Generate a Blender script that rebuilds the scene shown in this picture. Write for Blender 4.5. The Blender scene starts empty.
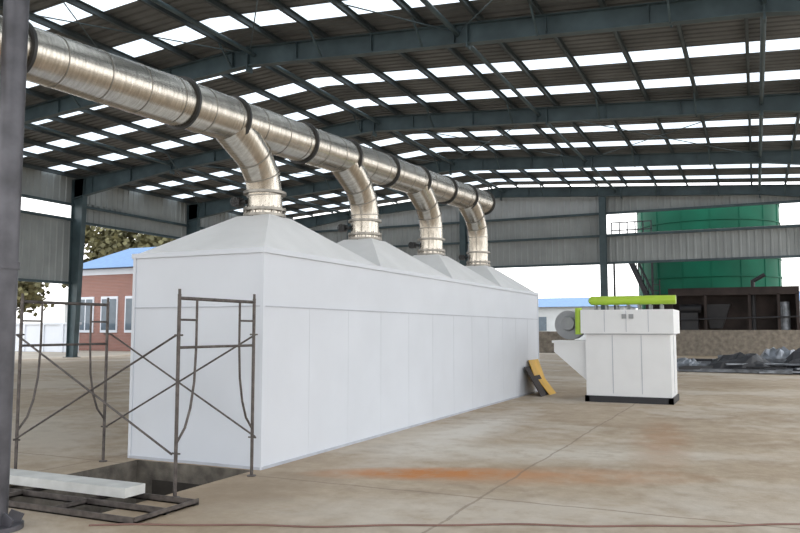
import bpy, math, random
from mathutils import Vector, Matrix
random.seed(7)
sc = bpy.context.scene
sc.view_settings.view_transform = 'Standard'

# ------------------------------------------------------------------ materials
def new_mat(name):
    m = bpy.data.materials.new(name); m.use_nodes = True
    nt = m.node_tree
    return m, nt, nt.nodes["Principled BSDF"]

def mat(name, col, rough=0.6, metal=0.0, var=0.12, scale=3.0, bump=0.0, bscale=40.0, spec=0.5, stretch=(1,1,1)):
    m, nt, b = new_mat(name)
    N, L = nt.nodes, nt.links
    geo = N.new("ShaderNodeNewGeometry")
    mp = N.new("ShaderNodeMapping"); mp.inputs["Scale"].default_value = stretch
    L.new(geo.outputs["Position"], mp.inputs["Vector"])
    nz = N.new("ShaderNodeTexNoise"); nz.inputs["Scale"].default_value = scale; nz.inputs["Detail"].default_value = 6
    L.new(mp.outputs[0], nz.inputs["Vector"])
    rp = N.new("ShaderNodeValToRGB")
    rp.color_ramp.elements[0].position = 0.3; rp.color_ramp.elements[1].position = 0.7
    rp.color_ramp.elements[0].color = (*[c*(1-var) for c in col], 1)
    rp.color_ramp.elements[1].color = (*[min(1, c*(1+var)) for c in col], 1)
    L.new(nz.outputs["Fac"], rp.inputs["Fac"]); L.new(rp.outputs["Color"], b.inputs["Base Color"])
    b.inputs["Roughness"].default_value = rough; b.inputs["Metallic"].default_value = metal
    b.inputs["Specular IOR Level"].default_value = spec
    if bump > 0:
        n2 = N.new("ShaderNodeTexNoise"); n2.inputs["Scale"].default_value = bscale; n2.inputs["Detail"].default_value = 4
        L.new(geo.outputs["Position"], n2.inputs["Vector"])
        bp = N.new("ShaderNodeBump"); bp.inputs["Strength"].default_value = bump; bp.inputs["Distance"].default_value = 0.02
        L.new(n2.outputs["Fac"], bp.inputs["Height"]); L.new(bp.outputs[0], b.inputs["Normal"])
    return m

M_white = mat("dryer_white_paint", (0.66,0.69,0.745), 0.5, var=0.03, scale=1.2)
M_seam  = mat("seam_grey", (0.46,0.48,0.53), 0.6)
M_seaml = mat("faint_seam", (0.61,0.64,0.69), 0.6)
M_hood  = mat("hood_white_sheet", (0.80,0.80,0.80), 0.5, var=0.05, scale=2)
M_steel = mat("stainless_steel", (0.54,0.50,0.44), 0.25, 1.0, var=0.20, scale=6, stretch=(1,6,1))
M_flg   = mat("dull_steel_flange", (0.30,0.28,0.25), 0.4, 0.9, var=0.2, scale=10)
M_ring  = mat("dark_flange_steel", (0.06,0.06,0.06), 0.5, 0.6)
M_beam  = mat("painted_beam_grey_green", (0.062,0.095,0.108), 0.5, var=0.25, scale=1.5)
M_purl  = mat("purlin_paint", (0.065,0.083,0.09), 0.6, var=0.2, scale=1)
M_roof  = mat("roof_sheet_grey", (0.135,0.14,0.14), 0.6, var=0.3, scale=0.6)
M_wall  = mat("corrugated_cladding_grey", (0.34,0.36,0.36), 0.55, var=0.12, scale=0.7)
M_wall2 = mat("corrugated_cladding_light", (0.46,0.48,0.49), 0.55, var=0.1, scale=0.7)
M_pipe  = mat("column_paint_dark", (0.085,0.083,0.095), 0.38, 0.3, var=0.4, scale=4)
M_scaf  = mat("scaffold_rusty_steel", (0.11,0.095,0.088), 0.55, 0.5, var=0.4, scale=14)
M_conc  = mat("raw_concrete", (0.23,0.20,0.165), 0.9, var=0.3, scale=4, bump=0.4)
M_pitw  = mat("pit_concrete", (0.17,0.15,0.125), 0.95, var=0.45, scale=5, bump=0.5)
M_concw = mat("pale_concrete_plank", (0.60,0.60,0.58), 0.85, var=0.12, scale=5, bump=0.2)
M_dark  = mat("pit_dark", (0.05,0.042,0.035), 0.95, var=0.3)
M_green = mat("tank_green_paint", (0.003,0.085,0.048), 0.6, var=0.2, scale=0.5, spec=0.2)
M_lime  = mat("lime_paint", (0.42,0.62,0.05), 0.4, var=0.05)
M_coll  = mat("collector_white", (0.78,0.79,0.80), 0.4, var=0.02)
M_black = mat("black_paint", (0.02,0.02,0.024), 0.5)
M_grey  = mat("grey_cast_metal", (0.30,0.31,0.32), 0.5, 0.4)
M_yel   = mat("yellow_board", (0.66,0.38,0.05), 0.6, var=0.15)
M_blue  = mat("blue_roof_sheet", (0.07,0.17,0.34), 0.5)
M_rust  = mat("rusty_brown_wall", (0.032,0.022,0.020), 0.8, var=0.5, scale=1.0)
M_bark  = mat("bark", (0.10,0.07,0.05), 0.9)
M_leaf  = mat("autumn_leaves", (0.115,0.105,0.045), 0.8, var=0.6, scale=0.6)
M_cable = mat("cable_rubber", (0.20,0.11,0.09), 0.6)
M_glass = mat("window_glass_dark", (0.10,0.13,0.16), 0.1)
M_scrap = mat("scrap_galvanised", (0.20,0.215,0.24), 0.4, 0.5, var=0.5, scale=3)

def brick_mat():
    m, nt, b = new_mat("red_brick")
    N, L = nt.nodes, nt.links
    geo = N.new("ShaderNodeNewGeometry"); sep = N.new("ShaderNodeSeparateXYZ"); L.new(geo.outputs["Position"], sep.inputs[0])
    ad = N.new("ShaderNodeMath"); ad.operation = 'ADD'; L.new(sep.outputs[0], ad.inputs[0]); L.new(sep.outputs[1], ad.inputs[1])
    cb = N.new("ShaderNodeCombineXYZ"); L.new(ad.outputs[0], cb.inputs[0]); L.new(sep.outputs[2], cb.inputs[1])
    br = N.new("ShaderNodeTexBrick"); br.inputs["Scale"].default_value = 2.2
    br.inputs["Color1"].default_value = (0.30,0.13,0.10,1); br.inputs["Color2"].default_value = (0.23,0.10,0.08,1)
    br.inputs["Mortar"].default_value = (0.36,0.31,0.28,1)
    L.new(cb.outputs[0], br.inputs["Vector"]); L.new(br.outputs["Color"], b.inputs["Base Color"])
    b.inputs["Roughness"].default_value = 0.9
    return m
M_brick = brick_mat()

def sky_panel_mat():
    m, nt, b = new_mat("translucent_skylight_sheet")
    N, L = nt.nodes, nt.links
    geo = N.new("ShaderNodeNewGeometry")
    nz = N.new("ShaderNodeTexNoise"); nz.inputs["Scale"].default_value = 0.8
    L.new(geo.outputs["Position"], nz.inputs["Vector"])
    rp = N.new("ShaderNodeValToRGB")
    rp.color_ramp.elements[0].color = (0.56,0.68,0.80,1); rp.color_ramp.elements[1].color = (0.88,0.95,1,1)
    L.new(nz.outputs["Fac"], rp.inputs["Fac"])
    b.inputs["Base Color"].default_value = (0.5,0.54,0.58,1)
    L.new(rp.outputs["Color"], b.inputs["Emission Color"])
    b.inputs["Emission Strength"].default_value = 1.5
    return m
M_sky = sky_panel_mat()

def floor_mat():
    m, nt, b = new_mat("dusty_concrete_floor")
    N, L = nt.nodes, nt.links
    geo = N.new("ShaderNodeNewGeometry")
    def noise(scale, det=8, rough=0.6, vec=None):
        n = N.new("ShaderNodeTexNoise"); n.inputs["Scale"].default_value = scale
        n.inputs["Detail"].default_value = det; n.inputs["Roughness"].default_value = rough
        L.new(vec or geo.outputs["Position"], n.inputs["Vector"]); return n.outputs["Fac"]
    def ramp(f, p0, p1, c0, c1):
        r = N.new("ShaderNodeValToRGB"); e = r.color_ramp.elements
        e[0].position, e[1].position = p0, p1; e[0].color = (*c0,1); e[1].color = (*c1,1)
        L.new(f, r.inputs["Fac"]); return r.outputs["Color"]
    def mix(f, a, c, typ='MIX'):
        x = N.new("ShaderNodeMix"); x.data_type='RGBA'; x.blend_type = typ
        if isinstance(f, float): x.inputs[0].default_value = f
        else: L.new(f, x.inputs[0])
        for s, v in ((6,a),(7,c)):
            if isinstance(v, tuple): x.inputs[s].default_value = (*v,1)
            else: L.new(v, x.inputs[s])
        return x.outputs[2]
    def math_(op, a, c=None, cl=False):
        x = N.new("ShaderNodeMath"); x.operation = op; x.use_clamp = cl
        for i, v in enumerate((a,c)):
            if v is None: continue
            if isinstance(v,(int,float)): x.inputs[i].default_value = v
            else: L.new(v, x.inputs[i])
        return x.outputs[0]
    base = ramp(noise(0.35), 0.35, 0.65, (0.40,0.305,0.21), (0.54,0.445,0.34))
    fine = ramp(noise(3.5, 10, 0.75), 0.32, 0.68, (0.70,0.67,0.63), (1,1,1))
    c = mix(0.9, base, fine, 'MULTIPLY')
    bl = ramp(noise(0.9, 10, 0.68), 0.53, 0.63, (0,0,0), (1,1,1))
    c = mix(math_('MULTIPLY', bl, 0.45), c, (0.27,0.195,0.13))
    du = ramp(noise(0.22, 10, 0.68), 0.48, 0.58, (0,0,0), (1,1,1))
    c = mix(math_('MULTIPLY', du, 0.5), c, (0.62,0.56,0.48))
    def stain(cx, cy, sx, sy, ang, strength, c, col=(0.42,0.15,0.04)):
        mp = N.new("ShaderNodeMapping"); mp.vector_type = 'TEXTURE'
        mp.inputs["Location"].default_value = (cx,cy,0); mp.inputs["Rotation"].default_value = (0,0,ang)
        mp.inputs["Scale"].default_value = (sx,sy,1)
        L.new(geo.outputs["Position"], mp.inputs["Vector"])
        ln = N.new("ShaderNodeVectorMath"); ln.operation='LENGTH'; L.new(mp.outputs[0], ln.inputs[0])
        nn = noise(2.5, 8, 0.7)
        s = math_('SUBTRACT', 1.25, ln.outputs["Value"])
        s = math_('MULTIPLY', s, math_('MULTIPLY', math_('SUBTRACT', nn, 0.25), 4.0), True)
        s = math_('MULTIPLY', s, strength, True)
        return mix(s, c, col)
    c = stain(-4.2, 11.5, 0.6, 3.4, 0.0, 0.7, c, (0.68,0.64,0.58))
    c = stain(-2.6, 9.9, 2.4, 0.8, 0.35, 0.6, c, (0.68,0.64,0.57))
    c = stain(-2.0, 6.6, 2.6, 0.7, 0.4, 0.5, c, (0.66,0.61,0.54))
    c = stain(-4.6, 6.5, 0.5, 1.3, 0.0, 0.6, c, (0.30,0.23,0.16))
    c = stain(-3.35, 8.0, 1.25, 0.36, 0.43, 0.95, c, (0.50,0.19,0.05))
    c = stain(-2.1, 8.4, 1.6, 0.5, 0.4, 0.45, c, (0.50,0.22,0.08))
    c = stain(-1.3, 11.8, 0.4, 2.6, 0.1, 0.5, c, (0.38,0.20,0.10))
    sep = N.new("ShaderNodeSeparateXYZ"); L.new(geo.outputs["Position"], sep.inputs[0])
    wob = math_('MULTIPLY', noise(1.5), 0.12)
    for ax, per, off in ((0,5.0,2.4),(1,6.0,2.9)):
        v = math_('ADD', math_('ADD', sep.outputs[ax], off + 500), wob)
        fr = math_('FRACT', math_('DIVIDE', v, per))
        ln = math_('LESS_THAN', fr, 0.006)
        c = mix(math_('MULTIPLY', ln, 0.55), c, (0.20,0.15,0.11))
    L.new(c, b.inputs["Base Color"])
    rr = N.new("ShaderNodeMapRange"); L.new(noise(0.7), rr.inputs[0]); rr.inputs[3].default_value=0.5; rr.inputs[4].default_value=0.85
    L.new(rr.outputs[0], b.inputs["Roughness"])
    b.inputs["Specular IOR Level"].default_value = 0.25
    bp = N.new("ShaderNodeBump"); bp.inputs["Strength"].default_value=0.35; bp.inputs["Distance"].default_value=0.02
    L.new(noise(12.0), bp.inputs["Height"]); L.new(bp.outputs[0], b.inputs["Normal"])
    return m
M_floor = floor_mat()
M_ground = mat("outside_yard_earth", (0.36,0.31,0.25), 0.95, var=0.25, scale=0.15)

# ------------------------------------------------------------------ builder
class B:
    def __init__(s): s.v=[]; s.f=[]; s.m=[]
    def add(s, vs, fs, mi=0):
        o=len(s.v); s.v += [Vector(p) for p in vs]
        for f in fs: s.f.append([o+i for i in f]); s.m.append(mi)
    def hexa(s, p, mi=0):
        s.add(p, [(0,3,2,1),(4,5,6,7),(0,1,5,4),(1,2,6,5),(2,3,7,6),(3,0,4,7)], mi)
    def box(s, a, b, mi=0):
        x0,y0,z0=[min(a[i],b[i]) for i in range(3)]; x1,y1,z1=[max(a[i],b[i]) for i in range(3)]
        s.hexa([(x0,y0,z0),(x1,y0,z0),(x1,y1,z0),(x0,y1,z0),(x0,y0,z1),(x1,y0,z1),(x1,y1,z1),(x0,y1,z1)], mi)
    def bar(s, p0, p1, w, h, mi=0, up=(0,0,1)):
        p0,p1=Vector(p0),Vector(p1); d=(p1-p0).normalized(); up=Vector(up)
        if abs(d.dot(up))>0.98: up=Vector((1,0,0))
        r=d.cross(up).normalized(); u=r.cross(d).normalized()
        q=[]
        for p in (p0,p1):
            q+= [p-r*w/2-u*h/2, p+r*w/2-u*h/2, p+r*w/2+u*h/2, p-r*w/2+u*h/2]
        s.hexa(q, mi)
    def tube(s, path, r, n=16, mi=0, cap=True):
        path=[Vector(p) for p in path]; k=len(path)
        rs = r if isinstance(r,(list,tuple)) else [r]*k
        dirs=[(path[i+1]-path[i]).normalized() for i in range(k-1)]
        ref=Vector((1,0,0)) if abs(dirs[0].x)<0.9 else Vector((0,0,1))
        rings=[]; u=(ref-dirs[0]*ref.dot(dirs[0])).normalized()
        for i in range(k):
            if i==0: t=dirs[0]; seg=dirs[0]
            elif i==k-1: t=dirs[-1]; seg=dirs[-1]
            else: t=(dirs[i-1]+dirs[i]).normalized(); seg=dirs[i-1]
            uu=(u-seg*u.dot(seg)).normalized(); w=seg.cross(uu)
            ring=[]
            for j in range(n):
                a=2*math.pi*j/n
                o=uu*math.cos(a)*rs[i]+w*math.sin(a)*rs[i]
                den=seg.dot(t); o=o-seg*(o.dot(t)/den)
                ring.append(path[i]+o)
            rings.append(ring); u=uu
            if i<k-1: u=(u-dirs[i]*u.dot(dirs[i])).normalized()
        vs=[p for rg in rings for p in rg]; fs=[]
        for i in range(k-1):
            for j in range(n):
                a=i*n+j; b2=i*n+(j+1)%n
                fs.append((a,b2,b2+n,a+n))
        if cap: fs.append(tuple(reversed(range(n)))); fs.append(tuple(range((k-1)*n,k*n)))
        s.add(vs, fs, mi)
    def ibeam(s, a0, a1, d0, d1, w, tf=0.03, tw=0.03, mi=0):
        a0,a1=Vector(a0),Vector(a1)
        def sl(y0,y1,t0,b0,t1,b1):
            s.hexa([a0+Vector((0,y0,-b0)), a1+Vector((0,y0,-b1)), a1+Vector((0,y1,-b1)), a0+Vector((0,y1,-b0)),
                    a0+Vector((0,y0,-t0)), a1+Vector((0,y0,-t1)), a1+Vector((0,y1,-t1)), a0+Vector((0,y1,-t0))], mi)
        sl(-w/2,w/2,0,tf,0,tf); sl(-tw/2,tw/2,tf,d0-tf,tf,d1-tf); sl(-w/2,w/2,d0-tf,d0,d1-tf,d1)
    def done(s, name, mats, parent=None, smooth=None):
        lo=[min(p[i] for p in s.v) for i in range(3)]; hi=[max(p[i] for p in s.v) for i in range(3)]
        c=Vector(((lo[0]+hi[0])/2,(lo[1]+hi[1])/2,lo[2]))
        me=bpy.data.meshes.new(name); me.from_pydata([p-c for p in s.v],[],s.f)
        if not isinstance(mats,(list,tuple)): mats=[mats]
        for m in mats: me.materials.append(m)
        me.polygons.foreach_set("material_index", s.m); me.update()
        if smooth:
            me.polygons.foreach_set("use_smooth",[True]*len(me.polygons))
            me.set_sharp_from_angle(angle=math.radians(smooth))
        ob=bpy.data.objects.new(name, me); sc.collection.objects.link(ob)
        ob.location=c
        if parent: ob.parent=parent; ob.location=c-parent.location
        return ob

def empty(name, loc):
    e=bpy.data.objects.new(name,None); e.location=loc; e.empty_display_size=0.3
    sc.collection.objects.link(e); return e

# ------------------------------------------------------------------ building constants
XL, XR, XRIDGE = -36.8, 8.0, -16.6
YN, YF = -8.4, 53.0
ZR, SL = 12.0, 0.07
def ztop(x): return ZR - SL*abs(x-XRIDGE)
FR = [2.0,12.2,22.4,32.6,42.8,53.0]

PX0,PX1,PY0,PY1 = -7.0,-5.26,5.0,7.30
b=B()
def rects(bb, X0,X1,Y0,Y1, hx0,hx1,hy0,hy1, z, mi=0):
    for (a,c,d,e) in ((X0,X1,Y0,hy0),(X0,X1,hy1,Y1),(X0,hx0,hy0,hy1),(hx1,X1,hy0,hy1)):
        bb.add([(a,d,z),(c,d,z),(c,e,z),(a,e,z)],[(0,1,2,3)],mi)
rects(b, XL-0.6,XR+0.6,YN-0.5,YF+0.4, PX0,PX1,PY0,PY1, 0)
b.done("floor", M_floor)
b=B()
rects(b, -260,200,-150,260, XL-0.6,XR+0.6,YN-0.5,YF+0.4, -0.02)
b.done("ground_outside", M_ground)
b=B()
t=0.15; D=-1.1
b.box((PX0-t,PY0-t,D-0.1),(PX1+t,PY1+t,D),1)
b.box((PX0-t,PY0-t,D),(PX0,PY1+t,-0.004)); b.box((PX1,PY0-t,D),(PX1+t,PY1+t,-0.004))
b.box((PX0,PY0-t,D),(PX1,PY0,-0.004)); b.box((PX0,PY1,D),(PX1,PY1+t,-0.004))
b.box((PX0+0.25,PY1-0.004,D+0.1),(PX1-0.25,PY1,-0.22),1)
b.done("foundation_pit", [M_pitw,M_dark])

def ribbed_roof(name, yranges, zoff, m):
    b=B()
    for (y0,y1) in yranges:
        n=max(1,round((y1-y0)/0.4)); p=(y1-y0)/n
        prof=[]
        for i in range(n):
            yy=y0+i*p
            prof += [(yy,0),(yy+p*0.62,0),(yy+p*0.72,0.06),(yy+p*0.9,0.06)]
        prof.append((y1,0))
        for (xa,xb) in ((XL-0.4,XRIDGE),(XRIDGE,XR+0.4)):
            vs=[(x,y,ztop(x)+zoff+h) for (y,h) in prof for x in (xa,xb)]
            fs=[(2*i,2*i+1,2*i+3,2*i+2) for i in range(len(prof)-1)]
            b.add(vs,fs)
    return b.done(name,m)
ys=[]
for i in range(-1,5):
    y0=2.0+10.2*i
    for k in (0.17,0.5,0.83):
        c=y0+10.2*k; ys.append((c-0.55,c+0.55))
ys=[q for q in ys if q[0]>YN and q[1]<YF]
solid=[]; cur=YN
for q in ys: solid.append((cur,q[0])); cur=q[1]
solid.append((cur,YF+0.3))
ribbed_roof("ceiling", solid, 0.24, M_roof)
ribbed_roof("skylight_strips", ys, 0.24, M_sky)

b=B()
nx=23
xs=[XL+0.3+i*(XR-XL-0.6)/nx for i in range(nx+1)]
for x in xs:
    z=ztop(x)
    b.box((x-0.012,YN,z+0.004),(x+0.012,YF,z+0.235))
    b.box((x,YN,z+0.004),(x+0.10,YF,z+0.02)); b.box((x,YN,z+0.215),(x+0.10,YF,z+0.235))
b.done("roof_purlins", M_purl)

for fi,y in enumerate([-8.2]+FR):
    b=B()
    hl=7.5
    for sgn,xe in ((1,XL),(-1,XR)):
        xh=xe+sgn*hl
        b.ibeam((xe,y,ztop(xe)),(xh,y,ztop(xh)),1.15,0.62,0.30)
        b.ibeam((xh,y,ztop(xh)),(XRIDGE,y,ztop(XRIDGE)),0.62,0.72,0.30)
        for xx in (xh,(xh+XRIDGE)/2):
            b.box((xx-0.03,y-0.17,ztop(xx)-0.82),(xx+0.03,y+0.17,ztop(xx)-0.005))
        x=xe+sgn*1.5
        while (x-XRIDGE)*sgn<0:
            dd=1.15-(1.15-0.62)*min(1,abs(x-xe)/hl)
            b.box((x-0.01,y-0.13,ztop(x)-dd+0.03),(x+0.01,y+0.13,ztop(x)-0.03)); x+=sgn*3.0
        zt=ztop(xe); d0,d1=0.55,0.95
        xo=xe-sgn*0.05
        def col(x0a,x1a,x0b,x1b,ya,yb):
            b.hexa([(x0a,ya,0.02),(x1a,ya,0.02),(x1a,yb,0.02),(x0a,yb,0.02),(x0b,ya,zt),(x1b,ya,zt),(x1b,yb,zt),(x0b,yb,zt)])
        col(xo,xo+sgn*0.03,xo,xo+sgn*0.03,y-0.17,y+0.17)
        col(xo+sgn*0.03,xo+sgn*d0,xo+sgn*0.03,xo+sgn*d1,y-0.015,y+0.015)
        col(xo+sgn*d0,xo+sgn*(d0+0.03),xo+sgn*d1,xo+sgn*(d1+0.03),y-0.17,y+0.17)
        b.box((xo-sgn*0.1,y-0.3,0),(xo+sgn*(d0+0.15),y+0.3,0.03))
    b.box((XRIDGE-0.03,y-0.17,ZR-0.95),(XRIDGE+0.03,y+0.17,ZR))
    for k,x in enumerate(xs):
        if k%2==0 and 2<k<nx-1:
            for s in (-1,1):
                b.bar((x,y+s*0.14,ztop(x)-0.66),(x,y+s*0.95,ztop(x)+0.03),0.06,0.06)
    b.done("portal_frame", M_beam)

b=B()
for x in (XL+7.5,XRIDGE-6,XRIDGE+0.25,XRIDGE+8.2,XR-7.5):
    b.tube([(x,YN,ztop(x)-0.3),(x,YF,ztop(x)-0.3)],0.08,10)
for (ya,yb) in ((12.2,22.4),(32.6,42.8)):
    for (xa,xb) in ((XL+1,XL+7.5),(XL+7.5,XRIDGE-6),(XRIDGE-6,XRIDGE),(XRIDGE,XRIDGE+8.2),(XRIDGE+8.2,XR-7.5)):
        b.tube([(xa,ya,ztop(xa)-0.25),(xb,yb,ztop(xb)-0.25)],0.02,6)
        b.tube([(xa,yb,ztop(xa)-0.25),(xb,ya,ztop(xb)-0.25)],0.02,6)
b.done("roof_bracing_struts", M_beam, smooth=40)

# ------------------------------------------------------------------ corrugated walls
def corr_y(b, x, y0,y1,z0,z1, mi=0, p=0.45, h=0.05):
    n=max(1,round((y1-y0)/p)); p=(y1-y0)/n; pr=[]
    for i in range(n):
        a=y0+i*p; pr+=[(a,0),(a+p*.6,0),(a+p*.7,h),(a+p*.9,h)]
    pr.append((y1,0))
    vs=[(x+hh,yy,z) for yy,hh in pr for z in (z0,z1)]
    b.add(vs,[(2*i,2*i+2,2*i+3,2*i+1) for i in range(len(pr)-1)],mi)
def corr_x(b, y, x0,x1,z0,z1, mi=0, p=0.45, h=0.05, zf=None):
    n=max(1,round((x1-x0)/p)); p=(x1-x0)/n; pr=[]
    for i in range(n):
        a=x0+i*p; pr+=[(a,0),(a+p*.6,0),(a+p*.7,h),(a+p*.9,h)]
    pr.append((x1,0))
    vs=[(xx,y-hh,z) for xx,hh in pr for z in (z0,(zf(xx) if zf else z1))]
    b.add(vs,[(2*i,2*i+2,2*i+3,2*i+1) for i in range(len(pr)-1)],mi)

GX=-9.3
b=B(); XW=XL-0.15
corr_y(b,XW,YN,32.6,4.4,8.2); corr_y(b,XW,32.6,42.8,8.1,9.3); corr_y(b,XW,42.8,YF,7.6,9.3)
corr_y(b,XW,YN,YF,9.1,ztop(XL)+0.2)
for z,ya,yb in ((4.4,YN,32.6),(8.2,YN,32.6),(9.1,YN,YF),(8.1,32.6,42.8),(7.6,42.8,YF)):
    b.box((XW+0.06,ya,z-0.1),(XW+0.2,yb,z+0.05),1)
b.done("wall_left",[M_wall,M_beam])
b=B(); YW=YF+0.3
corr_x(b,YW,XL,GX,6.2,9.6); corr_x(b,YW,GX,XR,6.2,8.2)
corr_x(b,YW,XL,GX,9.75,0,1,zf=lambda x: ztop(x)-0.5)
corr_x(b,YW,GX,XR,9.6,0,0,zf=lambda x: ztop(x)-0.1)
corr_x(b,YW,XL,GX,9.6,9.75,0)
for z in (6.2,8.1,9.65):
    b.box((XL,YW-0.2,z-0.1),(XR,YW-0.06,z+0.05),2)
b.box((XL,YW-0.15,0),(-11.5,YW+0.1,1.5),3)
b.done("wall_back",[M_wall,M_wall2,M_beam,M_conc])
for x in (-29,-19.5,GX,3.5):
    b=B(); zt=ztop(x)-0.75; y=YF-0.05
    b.box((x-0.22,y-0.3,0.02),(x+0.22,y-0.27,zt)); b.box((x-0.22,y+0.05,0.02),(x+0.22,y+0.08,zt)); b.box((x-0.015,y-0.27,0.02),(x+0.015,y+0.05,zt))
    b.box((x-0.3,y-0.4,0),(x+0.3,y+0.2,0.02))
    b.done("gable_column", M_beam)

# ------------------------------------------------------------------ dryer chamber
X0,X1,Y0,Y1,H=-7.2,-5.21,7.37,19.75,2.56
root=empty("drying_chamber",((X0+X1)/2,(Y0+Y1)/2,0))
b=B()
b.box((X0,Y0,0.0),(X1,Y1,H))
b.done("housing_body",M_white,root)
b=B()
b.box((X0-0.03,Y0-0.03,H-0.05),(X1+0.03,Y1+0.03,H+0.012),0)
for (x,y) in ((X0,Y0),(X1,Y0),(X1,Y1),(X0,Y1)):
    b.box((x-0.015 if x==X0 else x-0.03, y-0.015 if y==Y0 else y-0.03,0),(x+0.03 if x==X0 else x+0.015, y+0.03 if y==Y0 else y+0.015,H-0.05),0)
b.done("edge_trim",M_white,root)
b=B()
zs=1.88
b.box((X1,Y0+0.03,zs-0.006),(X1+0.012,Y1-0.03,zs+0.006)); b.box((X0+0.03,Y0-0.012,zs-0.006),(X1-0.03,Y0,zs+0.006))
b.box((X1,Y0,0),(X1+0.02,Y1,0.03)); b.box((X0,Y0-0.02,0),(X1,Y0,0.03))
b.done("panel_seams",M_seam,root)
b=B()
for i in range(1,12):
    y=Y0+(Y1-Y0)*i/12
    b.box((X1,y-0.003,0.03),(X1+0.0015,y+0.003,zs-0.01))
b.done("vertical_joints",M_seaml,root)
XC=-6.2; pitch=(Y1-Y0)/4; CY=[8.78+3.03*i for i in range(4)]
r0=0.27; ZH=3.17
b=B()
for i,cy in enumerate(CY):
    ya,yb=Y0+pitch*i,Y0+pitch*(i+1)
    base=[(X0,ya,H),(X1,ya,H),(X1,yb,H),(X0,yb,H)]
    top=[(XC-r0,cy-r0,ZH),(XC+r0,cy-r0,ZH),(XC+r0,cy+r0,ZH),(XC-r0,cy+r0,ZH)]
    b.hexa(base+top)
b.done("exhaust_hoods",M_hood,root)

def zd(y): return 4.17+0.045*(y-3.5)
droot=empty("exhaust_duct_manifold",(XC,11,0))
RD=0.29
def rad(y):
    return RD if y>7 else 0.225+ (RD-0.225)*max(0,(y-3.0))/4.0
b=B()
ends=[1.0,4.75,7.0,8.0,9.7,11.1,12.6,14.1,15.6,17.0,18.3]
pts=[-2.0,3.0,7.0,ends[-1]]
b.tube([(XC,y,zd(y)) for y in pts],[rad(y) for y in pts],40)
b.tube([(XC,ends[-1],zd(ends[-1])),(XC,ends[-1]+0.12,zd(ends[-1]))],[RD+0.03,0.2],40)
b.done("main_duct",M_steel,droot,smooth=40)
b=B()
for y in ends:
    dy=Vector((0,1,0.045)).normalized(); p=Vector((XC,y,zd(y)))
    b.tube([p-dy*0.017,p+dy*0.017],rad(y)+0.034,40)
b.done("duct_flanges",M_ring,droot,smooth=40)
b=B()
for i in range(-2,38):
    y=i*0.55+0.2
    if y>18: break
    dy=Vector((0,1,0.045)).normalized(); p=Vector((XC,y,zd(y)))
    b.tube([p-dy*0.006,p+dy*0.006],rad(y)+0.004,40)
b.done("duct_weld_seams",M_flg,droot,smooth=40)
for i,cy in enumerate(CY):
    b=B(); br=0.245
    z0=zd(cy)
    path=[(XC,cy-1.0,z0+0.0),(XC,cy-0.56,z0-0.24),(XC,cy-0.27,z0-0.42),(XC,cy-0.07,z0-0.66),(XC,cy,z0-0.92),(XC,cy,ZH)]
    b.tube(path,[br+0.02,br+0.02,br,br,br,br],32)
    b.done("branch_elbow",M_steel,droot,smooth=20)
    b=B()
    for j in range(1,5):
        p=Vector(path[j]); d=(Vector(path[j+1])-Vector(path[j-1])).normalized()
        b.tube([p-d*0.008,p+d*0.008],br+0.012,32)
    b.done("elbow_seams",M_flg,droot,smooth=40)
    b=B()
    for z in (ZH+0.02,ZH+0.10,ZH+0.34):
        b.tube([(XC,cy,z-0.018),(XC,cy,z+0.018)],br+0.055,32)
    for k in range(12):
        a=k*math.pi/6; x=XC+math.cos(a)*(br+0.035); y=cy+math.sin(a)*(br+0.035)
        b.tube([(x,y,ZH-0.01),(x,y,ZH+0.14)],0.012,6)
    b.done("damper_flanges",M_flg,droot,smooth=40)
    b=B()
    b.tube([(XC-br,cy-0.1,ZH+0.23),(XC-br-0.12,cy-0.1,ZH+0.23)],0.03,10)
    b.box((XC-br-0.20,cy-0.16,ZH+0.17),(XC-br-0.08,cy-0.04,ZH+0.29))
    ring=[(XC-br-0.14+0.06*math.cos(t*math.pi/8),cy-0.19,ZH+0.23+0.06*math.sin(t*math.pi/8)) for t in range(17)]
    b.tube(ring,0.009,6)
    b.bar((XC-br-0.20,cy-0.19,ZH+0.23),(XC-br-0.08,cy-0.19,ZH+0.23),0.012,0.012)
    b.bar((XC-br-0.14,cy-0.19,ZH+0.17),(XC-br-0.14,cy-0.19,ZH+0.29),0.012,0.012)
    b.done("damper_actuator",M_ring,droot,smooth=40)

# ------------------------------------------------------------------ foreground pipe column
b=B(); cx,cy=-5.62,4.30
b.tube([(cx,cy,0.03),(cx,cy,ztop(cx)-0.02)],0.10,32)
b.tube([(cx,cy,0.0),(cx,cy,0.04)],0.22,32)
for k in range(6):
    a=k*math.pi/3
    b.bar((cx+0.10*math.cos(a),cy+0.10*math.sin(a),0.10),(cx+0.20*math.cos(a),cy+0.20*math.sin(a),0.05),0.015,0.10)
b.tube([(cx,cy,2.1),(cx,cy,2.16)],0.112,32)
b.done("pipe_column",M_pipe,smooth=40)

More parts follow.
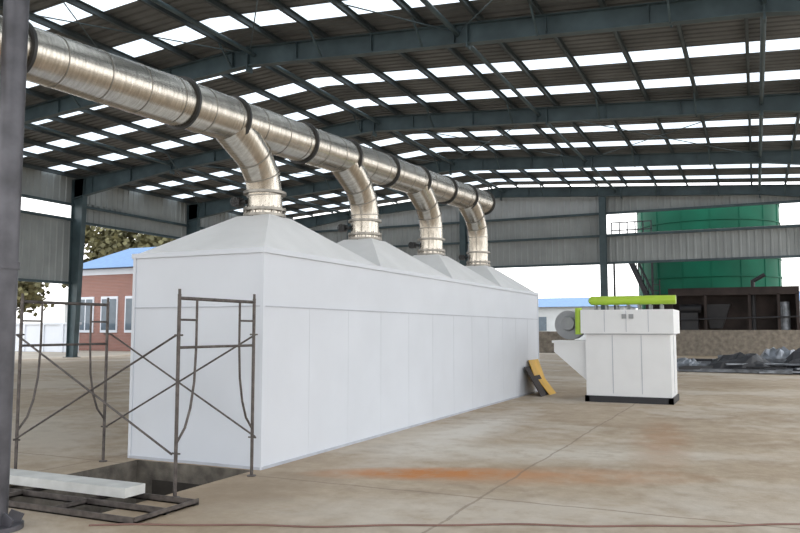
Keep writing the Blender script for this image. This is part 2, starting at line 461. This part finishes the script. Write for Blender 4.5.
# ------------------------------------------------------------------ scaffold
sroot=empty("scaffold",(-6.1,6.4,0))
SX=(-7.28,-5.08); SY=(5.80,7.02); SH=1.95; R=0.018
for x in SX:
    b=B(); ya,yb=SY
    for y in SY:
        b.tube([(x,y,0),(x,y,SH)],R,10); b.tube([(x,y,SH-0.0),(x,y,SH+0.05)],R*0.8,10)
        b.tube([(x,y,0),(x,y,0.012)],0.05,10)
    b.tube([(x,ya,SH-0.04),(x,yb,SH-0.04)],R,10)
    zb=SH-0.52; q=0.26
    b.tube([(x,ya,zb),(x,yb,zb)],R*0.8,10)
    for s,y in ((1,ya),(-1,yb)):
        b.tube([(x,y+s*q,SH-0.04),(x,y+s*q,zb)],R*0.7,8)
        b.tube([(x,y+s*q,zb),(x,y+s*(q-0.02),zb-0.35),(x,y+s*(q-0.07),zb-0.6),(x,y+s*0.12,zb-0.78),(x,y,zb-0.92)],R*0.7,8)
        b.tube([(x,y,SH-0.25),(x,y+s*q,SH-0.25)],R*0.6,8)
        for z in (0.42,1.55):
            b.tube([(x-0.05,y,z),(x+0.05,y,z)],0.009,6)
    b.done("end_frame",M_scaf,sroot,smooth=40)
b=B()
for y,o in ((SY[0],-0.035),(SY[1],0.035)):
    b.tube([(SX[0],y+o,0.42),(SX[1],y+o,1.55)],0.011,8)
    b.tube([(SX[0],y+o*1.6,1.55),(SX[1],y+o*1.6,0.42)],0.011,8)
b.done("cross_braces",M_scaf,sroot,smooth=40)

b=B()
b.box((-7.85,5.38,0.062),(-5.30,5.64,0.15)); b.done("concrete_plank",M_concw)
b=B()
for y in (4.90,5.28,5.66):
    b.box((-7.9,y-0.03,0),(-4.70,y+0.03,0.012)); b.box((-7.9,y-0.03,0),(-4.70,y-0.018,0.06))
for x in (-7.88,-7.2,-6.5,-5.65,-4.72):
    b.box((x-0.03,4.88,0.012),(x+0.03,5.68,0.024)); b.box((x+0.018,4.88,0.012),(x+0.03,5.68,0.06))
b.done("steel_angle_frame",M_scaf)

b=B()
pts=[]
for i in range(80):
    s=i/79; x=-5.0+6.4*s; y=4.60+0.467*(x+5.2)+0.03*math.sin(s*17)+0.02*math.sin(s*41)
    pts.append((x,y,0.009))
b.tube(pts,0.008,8); b.done("floor_cable",M_cable,smooth=60)

# ------------------------------------------------------------------ dust collector
cx0,cx1,cy0,cy1=-3.54,-1.66,17.4,18.75
croot=empty("dust_collector",((cx0+cx1)/2,(cy0+cy1)/2,0))
b=B()
b.box((cx0+0.03,cy0+0.04,0.14),(cx1-0.03,cy1-0.04,1.5))
b.box((cx0-0.06,cy0-0.04,1.52),(cx1+0.05,cy1+0.04,2.05))
b.done("cabinet",M_coll,croot)
b=B()
b.box((cx0,cy0,1.5),(cx1,cy1,1.52))
for f in (0.33,0.66):
    x=cx0+(cx1-cx0)*f; b.box((x-0.008,cy0+0.033,0.2),(x+0.008,cy0+0.04,1.48))
for f in (0.25,0.5,0.75):
    x=cx0+(cx1-cx0)*f; b.box((x-0.006,cy0-0.046,1.56),(x+0.006,cy0-0.04,2.03))
b.box((cx1-0.03,cy0+0.65,0.2),(cx1-0.022,cy0+0.665,1.48))
b.done("panel_seams",M_seam,croot)
b=B()
b.box((cx0,cy0,0.0),(cx1,cy0+0.1,0.14)); b.box((cx0,cy1-0.1,0.0),(cx1,cy1,0.14))
b.box((cx0,cy0,0.0),(cx0+0.1,cy1,0.14)); b.box((cx1-0.1,cy0,0.0),(cx1,cy1,0.14))
b.done("skid_base",M_black,croot)
b=B()
b.tube([(cx0+0.12,cy0+0.35,2.27),(cx1+0.08,cy0+0.35,2.27)],0.10,20)
b.tube([(cx0+0.06,cy0+0.35,2.27),(cx0+0.12,cy0+0.35,2.27)],[0.05,0.10],20)
b.tube([(cx0-0.13,cy0+0.1,1.5),(cx0-0.13,cy0+0.1,2.1)],0.08,20)
b.done("air_tank",M_lime,croot,smooth=40)
b=B()
for i in range(7):
    x=cx0+0.2+i*0.24
    b.tube([(x,cy0+0.35,2.05),(x,cy0+0.35,2.2)],0.02,8); b.tube([(x,cy0+0.55,2.05),(x,cy0+0.55,2.16)],0.045,10)
    b.tube([(x,cy0+0.35,2.27),(x,cy0+0.56,2.27),(x,cy0+0.56,2.12)],0.02,8)
for x in (cx0+0.85,cx0+1.0):
    b.box((x,cy0-0.06,1.85),(x+0.1,cy0-0.04,1.95))
b.done("pulse_valves",M_grey,croot,smooth=40)
b=B()
fx,fy,fz=cx0-0.42,cy0+0.55,1.75
outer=[];n=36
for k in range(n+1):
    a=2*math.pi*k/n; r=0.27+0.13*k/n
    outer.append((fx+r*math.cos(a),fz+r*math.sin(a)))
nn=len(outer)
vs=[(x,fy-0.15,z) for x,z in outer]+[(x,fy+0.15,z) for x,z in outer]
b.add(vs,[(k,k+1,nn+k+1,nn+k) for k in range(nn-1)]+[tuple(range(nn)),tuple(reversed(range(nn,2*nn)))])
b.tube([(fx,fy-0.17,fz),(fx,fy-0.30,fz)],[0.17,0.15],24)
b.tube([(fx,fy+0.15,fz),(fx,fy+0.5,fz)],0.11,20)
b.box((fx+0.1,fy-0.14,fz-0.05),(cx0+0.03,fy+0.14,fz+0.25))
b.done("fan_volute",M_grey,croot,smooth=35)
b=B()
b.hexa([(cx0+0.03,cy0+0.15,0.45),(cx0+0.03,cy0+0.15,1.3),(cx0+0.03,cy0+1.0,1.3),(cx0+0.03,cy0+1.0,0.45),
        (cx0-0.72,cy0+0.15,1.10),(cx0-0.72,cy0+0.15,1.3),(cx0-0.72,cy0+1.0,1.3),(cx0-0.72,cy0+1.0,1.10)])
b.box((cx0-0.76,cy0+0.11,1.3),(cx0+0.03,cy0+1.04,1.36))
b.done("inlet_chute",M_coll,croot)

lb=B()
def lean(b,y0,y1,z,base,mi,th=0.02):
    xt=X1+0.04; xb=X1+base
    b.hexa([(xb,y0,0),(xb+th,y0,0),(xb+th,y1,0),(xb,y1,0),(xt,y0,z),(xt+th,y0,z),(xt+th,y1,z),(xt,y1,z)],mi)
lean(lb,18.6,19.5,0.85,0.34,0); lean(lb,18.2,19.1,0.7,0.45,1); lean(lb,18.75,19.4,0.62,0.52,0)
lb.done("leaning_boards",[M_yel,M_rust])

# ------------------------------------------------------------------ tank outside
tx,ty,tr,th=-3.3,64.5,5.2,11.2
troot=empty("storage_tank",(tx,ty,0))
b=B()
b.tube([(tx,ty,0),(tx,ty,th)],tr,72)
b.tube([(tx,ty,th),(tx,ty,th+0.9)],[tr+0.05,0.4],72)
b.done("tank_shell",M_green,troot,smooth=30)
b=B()
for i in range(1,9): b.tube([(tx,ty,i*1.38-0.04),(tx,ty,i*1.38+0.04)],tr+0.06,72)
for k in range(16):
    a=k*math.pi/8+0.1; b.box((tx+(tr+0.01)*math.cos(a)-0.03,ty+(tr+0.01)*math.sin(a)-0.03,0),(tx+(tr+0.01)*math.cos(a)+0.03,ty+(tr+0.01)*math.sin(a)+0.03,th))
b.done("tank_rings",M_green,troot,smooth=30)
b=B()
lx,ly=tx-4.75,ty-4.2
for s in (0,0.9):
    b.bar((lx+1.1,ly-s,3.2),(lx-0.7,ly-s,7.4),0.12,0.32)
    b.bar((lx+1.1,ly-s,4.4),(lx-0.7,ly-s,8.6),0.08,0.08)
    for k in range(6):
        f=k/5; x=lx+1.1-1.8*f; z=3.2+4.2*f; b.bar((x,ly-s,z),(x,ly-s,z+1.2),0.06,0.06)
for k in range(16):
    f=k/15; x=lx+1.1-1.8*f; b.box((x-0.14,ly-0.9,3.2+4.2*f),(x+0.14,ly,3.25+4.2*f))
b.box((lx-1.8,ly-0.9,8.6),(lx+1.2,ly,8.75))
for k in range(6):
    x=lx-1.75+0.58*k; b.bar((x,ly-0.9,8.6),(x,ly-0.9,9.8),0.08,0.08)
for z in (9.2,9.8): b.bar((lx-1.8,ly-0.9,z),(lx+1.2,ly-0.9,z),0.08,0.08)
for x in (lx-1.7,lx+1.1): b.bar((x,ly-0.45,0),(x,ly-0.45,8.6),0.14,0.14)
b.done("tank_stair_platform",M_black,troot)

b=B()
b.box((-6.4,51.0,0),(2.4,51.3,1.6),0)
b.box((-5.0,51.0,3.75),(2.4,51.25,4.15),1); b.box((-6.4,52.2,1.6),(2.4,52.4,3.9),1)
for x in (-6.4,-4.9,-2.9,-0.4,1.2,2.2): b.box((x,51.0,1.6),(x+0.15,51.25,3.8),1)
b.box((-6.4,51.3,0),(-6.2,52.4,3.6),1); b.box((2.2,51.3,0),(2.4,52.4,4.1),1); b.box((-5.0,51.0,4.15),(2.4,52.4,4.22),1)
# screening hopper, motor and pipes standing in the bay
b.hexa([(-2.6,51.5,1.7),(-1.9,51.5,1.7),(-1.9,52.1,1.7),(-2.6,52.1,1.7),(-2.9,51.3,3.2),(-1.4,51.3,3.2),(-1.4,52.15,3.2),(-2.9,52.15,3.2)],2)
b.box((-4.3,51.4,1.6),(-3.3,52.1,2.7),2)
b.tube([(-4.4,51.7,2.95),(-3.1,51.7,2.95)],0.28,16,2)
b.tube([(-0.1,51.7,1.0),(-0.1,51.7,4.6),(0.6,51.7,5.0)],0.12,10,2)
b.tube([(-6.1,50.9,2.2),(2.3,50.9,2.4)],0.05,8,2)
b.tube([(1.6,51.6,0.5),(1.6,51.6,3.3)],0.3,16,3)
for x in (-5.9,-5.5): b.bar((x,50.95,0),(x,51.0,4.8),0.06,0.06,2)
for k in range(12): b.bar((-5.9,50.97,0.3+0.38*k),(-5.5,50.97,0.3+0.38*k),0.05,0.05,2)
b.done("storage_bay",[M_conc,M_rust,M_black,M_scrap])

# stock pile of sections plus crumpled sheets
b=B()
for i in range(110):
    L=random.uniform(2.0,5); x=random.uniform(-2.2,4.5); y=random.uniform(31.0,35.5); a=random.uniform(-0.45,0.45)
    top=0.6*max(0.1,1-abs(y-33.4)/2.6)*min(1,0.45+0.3*(x+2.6)/2)
    z=0.05+random.uniform(0,top)
    dx,dy=math.cos(a)*L/2,math.sin(a)*L/2
    b.bar((x-dx,y-dy,z),(x+dx,y+dy,z+random.uniform(0,0.1)),random.choice((0.1,0.2,0.35)),0.12 if random.random()<.5 else 0.06,random.choice((0,0,1)))
for (sx,sy,w,l,hh,mi) in ((-0.6,32.0,2.4,1.6,0.85,1),(1.8,32.4,2.2,1.8,1.0,1),(3.6,32.2,2.4,1.6,0.8,1),(0.8,33.6,2.0,1.5,1.1,0),(-2.6,32.6,1.6,1.3,0.5,0),(2.9,34.2,2.6,1.5,1.1,0)):
    nxg,nyg=12,8; vs=[]
    for j in range(nyg+1):
        for i in range(nxg+1):
            u,v=i/nxg,j/nyg; e=math.sin(math.pi*u)*math.sin(math.pi*v)
            vs.append((sx+(u-.5)*w+random.uniform(-.05,.05), sy+(v-.5)*l+random.uniform(-.05,.05), 0.03+hh*e**0.6*random.uniform(0.65,1.0)))
    b.add(vs,[(j*(nxg+1)+i,j*(nxg+1)+i+1,(j+1)*(nxg+1)+i+1,(j+1)*(nxg+1)+i) for j in range(nyg) for i in range(nxg)],mi)
b.done("steel_stock_pile",[M_scrap,M_black])

# ------------------------------------------------------------------ outside left
broot=empty("brick_house",(-46,50,0))
b=B(); hx0,hx1,hy0,hy1,hh=-49.5,-39.6,44,54,6.4
b.box((hx0,hy0,0),(hx1,hy1,hh)); b.done("brick_walls",M_brick,broot)
b=B()
xm=(hx0+hx1)/2
b.hexa([(hx0-.5,hy0-.6,hh),(hx1+.5,hy0-.6,hh),(hx1+.5,hy1+.6,hh),(hx0-.5,hy1+.6,hh),(xm-2.0,hy0+3,hh+1.9),(xm+3.0,hy0+3,hh+1.9),(xm+3.0,hy1-3,hh+1.9),(xm-2.0,hy1-3,hh+1.9)])
b.done("blue_roof",M_blue,broot)
b=B()
for x in (-48.7,-46.2,-43.7):
    b.box((x-0.12,hy0-0.08,1.4),(x+1.62,hy0-0.001,4.2),0); b.box((x,hy0-0.1,1.6),(x+0.68,hy0-0.08,4.0),1); b.box((x+0.82,hy0-0.1,1.6),(x+1.5,hy0-0.08,4.0),1)
b.box((hx0-0.05,hy0-0.05,5.9),(hx1+0.05,hy0-0.001,6.35),0)
b.done("house_windows",[M_white,M_glass],broot)
b=B()
b.box((-56,40,0),(-44.5,40.3,2.0)); b.box((-56,39.9,2.0),(-44.4,40.4,2.15))
for x in range(-56,-44,2): b.box((x,39.9,0),(x+0.3,40.0,2.0))
b.done("yard_wall",M_white)
for k,(sx,sy,w,l,h) in enumerate(((-38,92,24,10,4.4),(-9,95,14,9,4.8),(-80,70,20,14,5))):
    b=B(); b.box((sx,sy,0),(sx+w,sy+l,h),0)
    b.add([(sx-.5,sy-.5,h),(sx+w+.5,sy-.5,h),(sx+w+.5,sy+l+.5,h),(sx-.5,sy+l+.5,h),(sx-.5,sy+l/2,h+1.3),(sx+w+.5,sy+l/2,h+1.3)],[(0,1,5,4),(2,3,4,5),(0,4,3),(1,2,5)],1)
    for i in range(int(w//4)): b.box((sx+1.2+i*4,sy-0.05,1.5),(sx+2.8+i*4,sy,3.2),2)
    b.done("outdoor_shed",[M_wall2,M_blue,M_glass])

def tree(x,y,h,r,n):
    b=B()
    b.tube([(x,y,0),(x+0.15,y,h*0.3),(x,y+0.1,h*0.6),(x,y,h*0.85)],[0.28,0.2,0.12,0.04],8,0)
    cl=[]
    for i in range(18):
        a=random.uniform(0,6.28); zz=h*random.uniform(0.4,0.95); rr=r*random.uniform(0.3,0.85)
        e=Vector((x+rr*math.cos(a),y+rr*math.sin(a),zz+0.8)); cl.append(e)
        b.tube([(x,y,zz*0.75),e],[0.07,0.02],5,0)
    cl.append(Vector((x,y,h*0.95)))
    for i in range(n):
        c=random.choice(cl); p=c+Vector([random.gauss(0,r*0.25) for _ in range(3)])
        u=Vector([random.uniform(-1,1) for _ in range(3)]).normalized()*0.22; v=u.orthogonal().normalized()*0.18
        b.add([p-u-v,p+u-v,p+u+v,p-u+v],[(0,1,2,3)],1)
    b.done("tree",[M_bark,M_leaf])
for (x,y,h) in ((-60,58,12),(-56,62,13),(-52,60,13),(-48,60,14),(-44,60,13.5),(-66,50,9),(-72,56,10)):
    tree(x,y,h,3.2,3600)

# ------------------------------------------------------------------ world light (overcast daylight)
w=bpy.data.worlds.new("overcast_sky"); sc.world=w; w.use_nodes=True
nt=w.node_tree; bg=nt.nodes["Background"]
tc=nt.nodes.new("ShaderNodeTexCoord"); sp=nt.nodes.new("ShaderNodeSeparateXYZ"); nt.links.new(tc.outputs["Generated"],sp.inputs[0])
rp=nt.nodes.new("ShaderNodeValToRGB"); rp.color_ramp.elements[0].color=(1,0.99,0.97,1); rp.color_ramp.elements[1].color=(0.80,0.89,1,1)
nt.links.new(sp.outputs[2],rp.inputs[0]); nt.links.new(rp.outputs[0],bg.inputs[0])
bg.inputs[1].default_value=2.5
sun=bpy.data.lights.new("sun",'SUN'); sun.energy=0.8; sun.angle=0.5; sun.color=(1,0.96,0.9)
so=bpy.data.objects.new("sun",sun); sc.collection.objects.link(so); so.rotation_euler=(math.radians(48),0,math.radians(60))

# ------------------------------------------------------------------ camera
cam=bpy.data.cameras.new("camera"); co=bpy.data.objects.new("camera",cam); sc.collection.objects.link(co)
cam.sensor_width=36; cam.lens=760/800*36; cam.clip_end=600
co.location=(0,0,1.6); co.rotation_euler=(math.radians(90+4.776),0,math.radians(25.04))
sc.camera=co
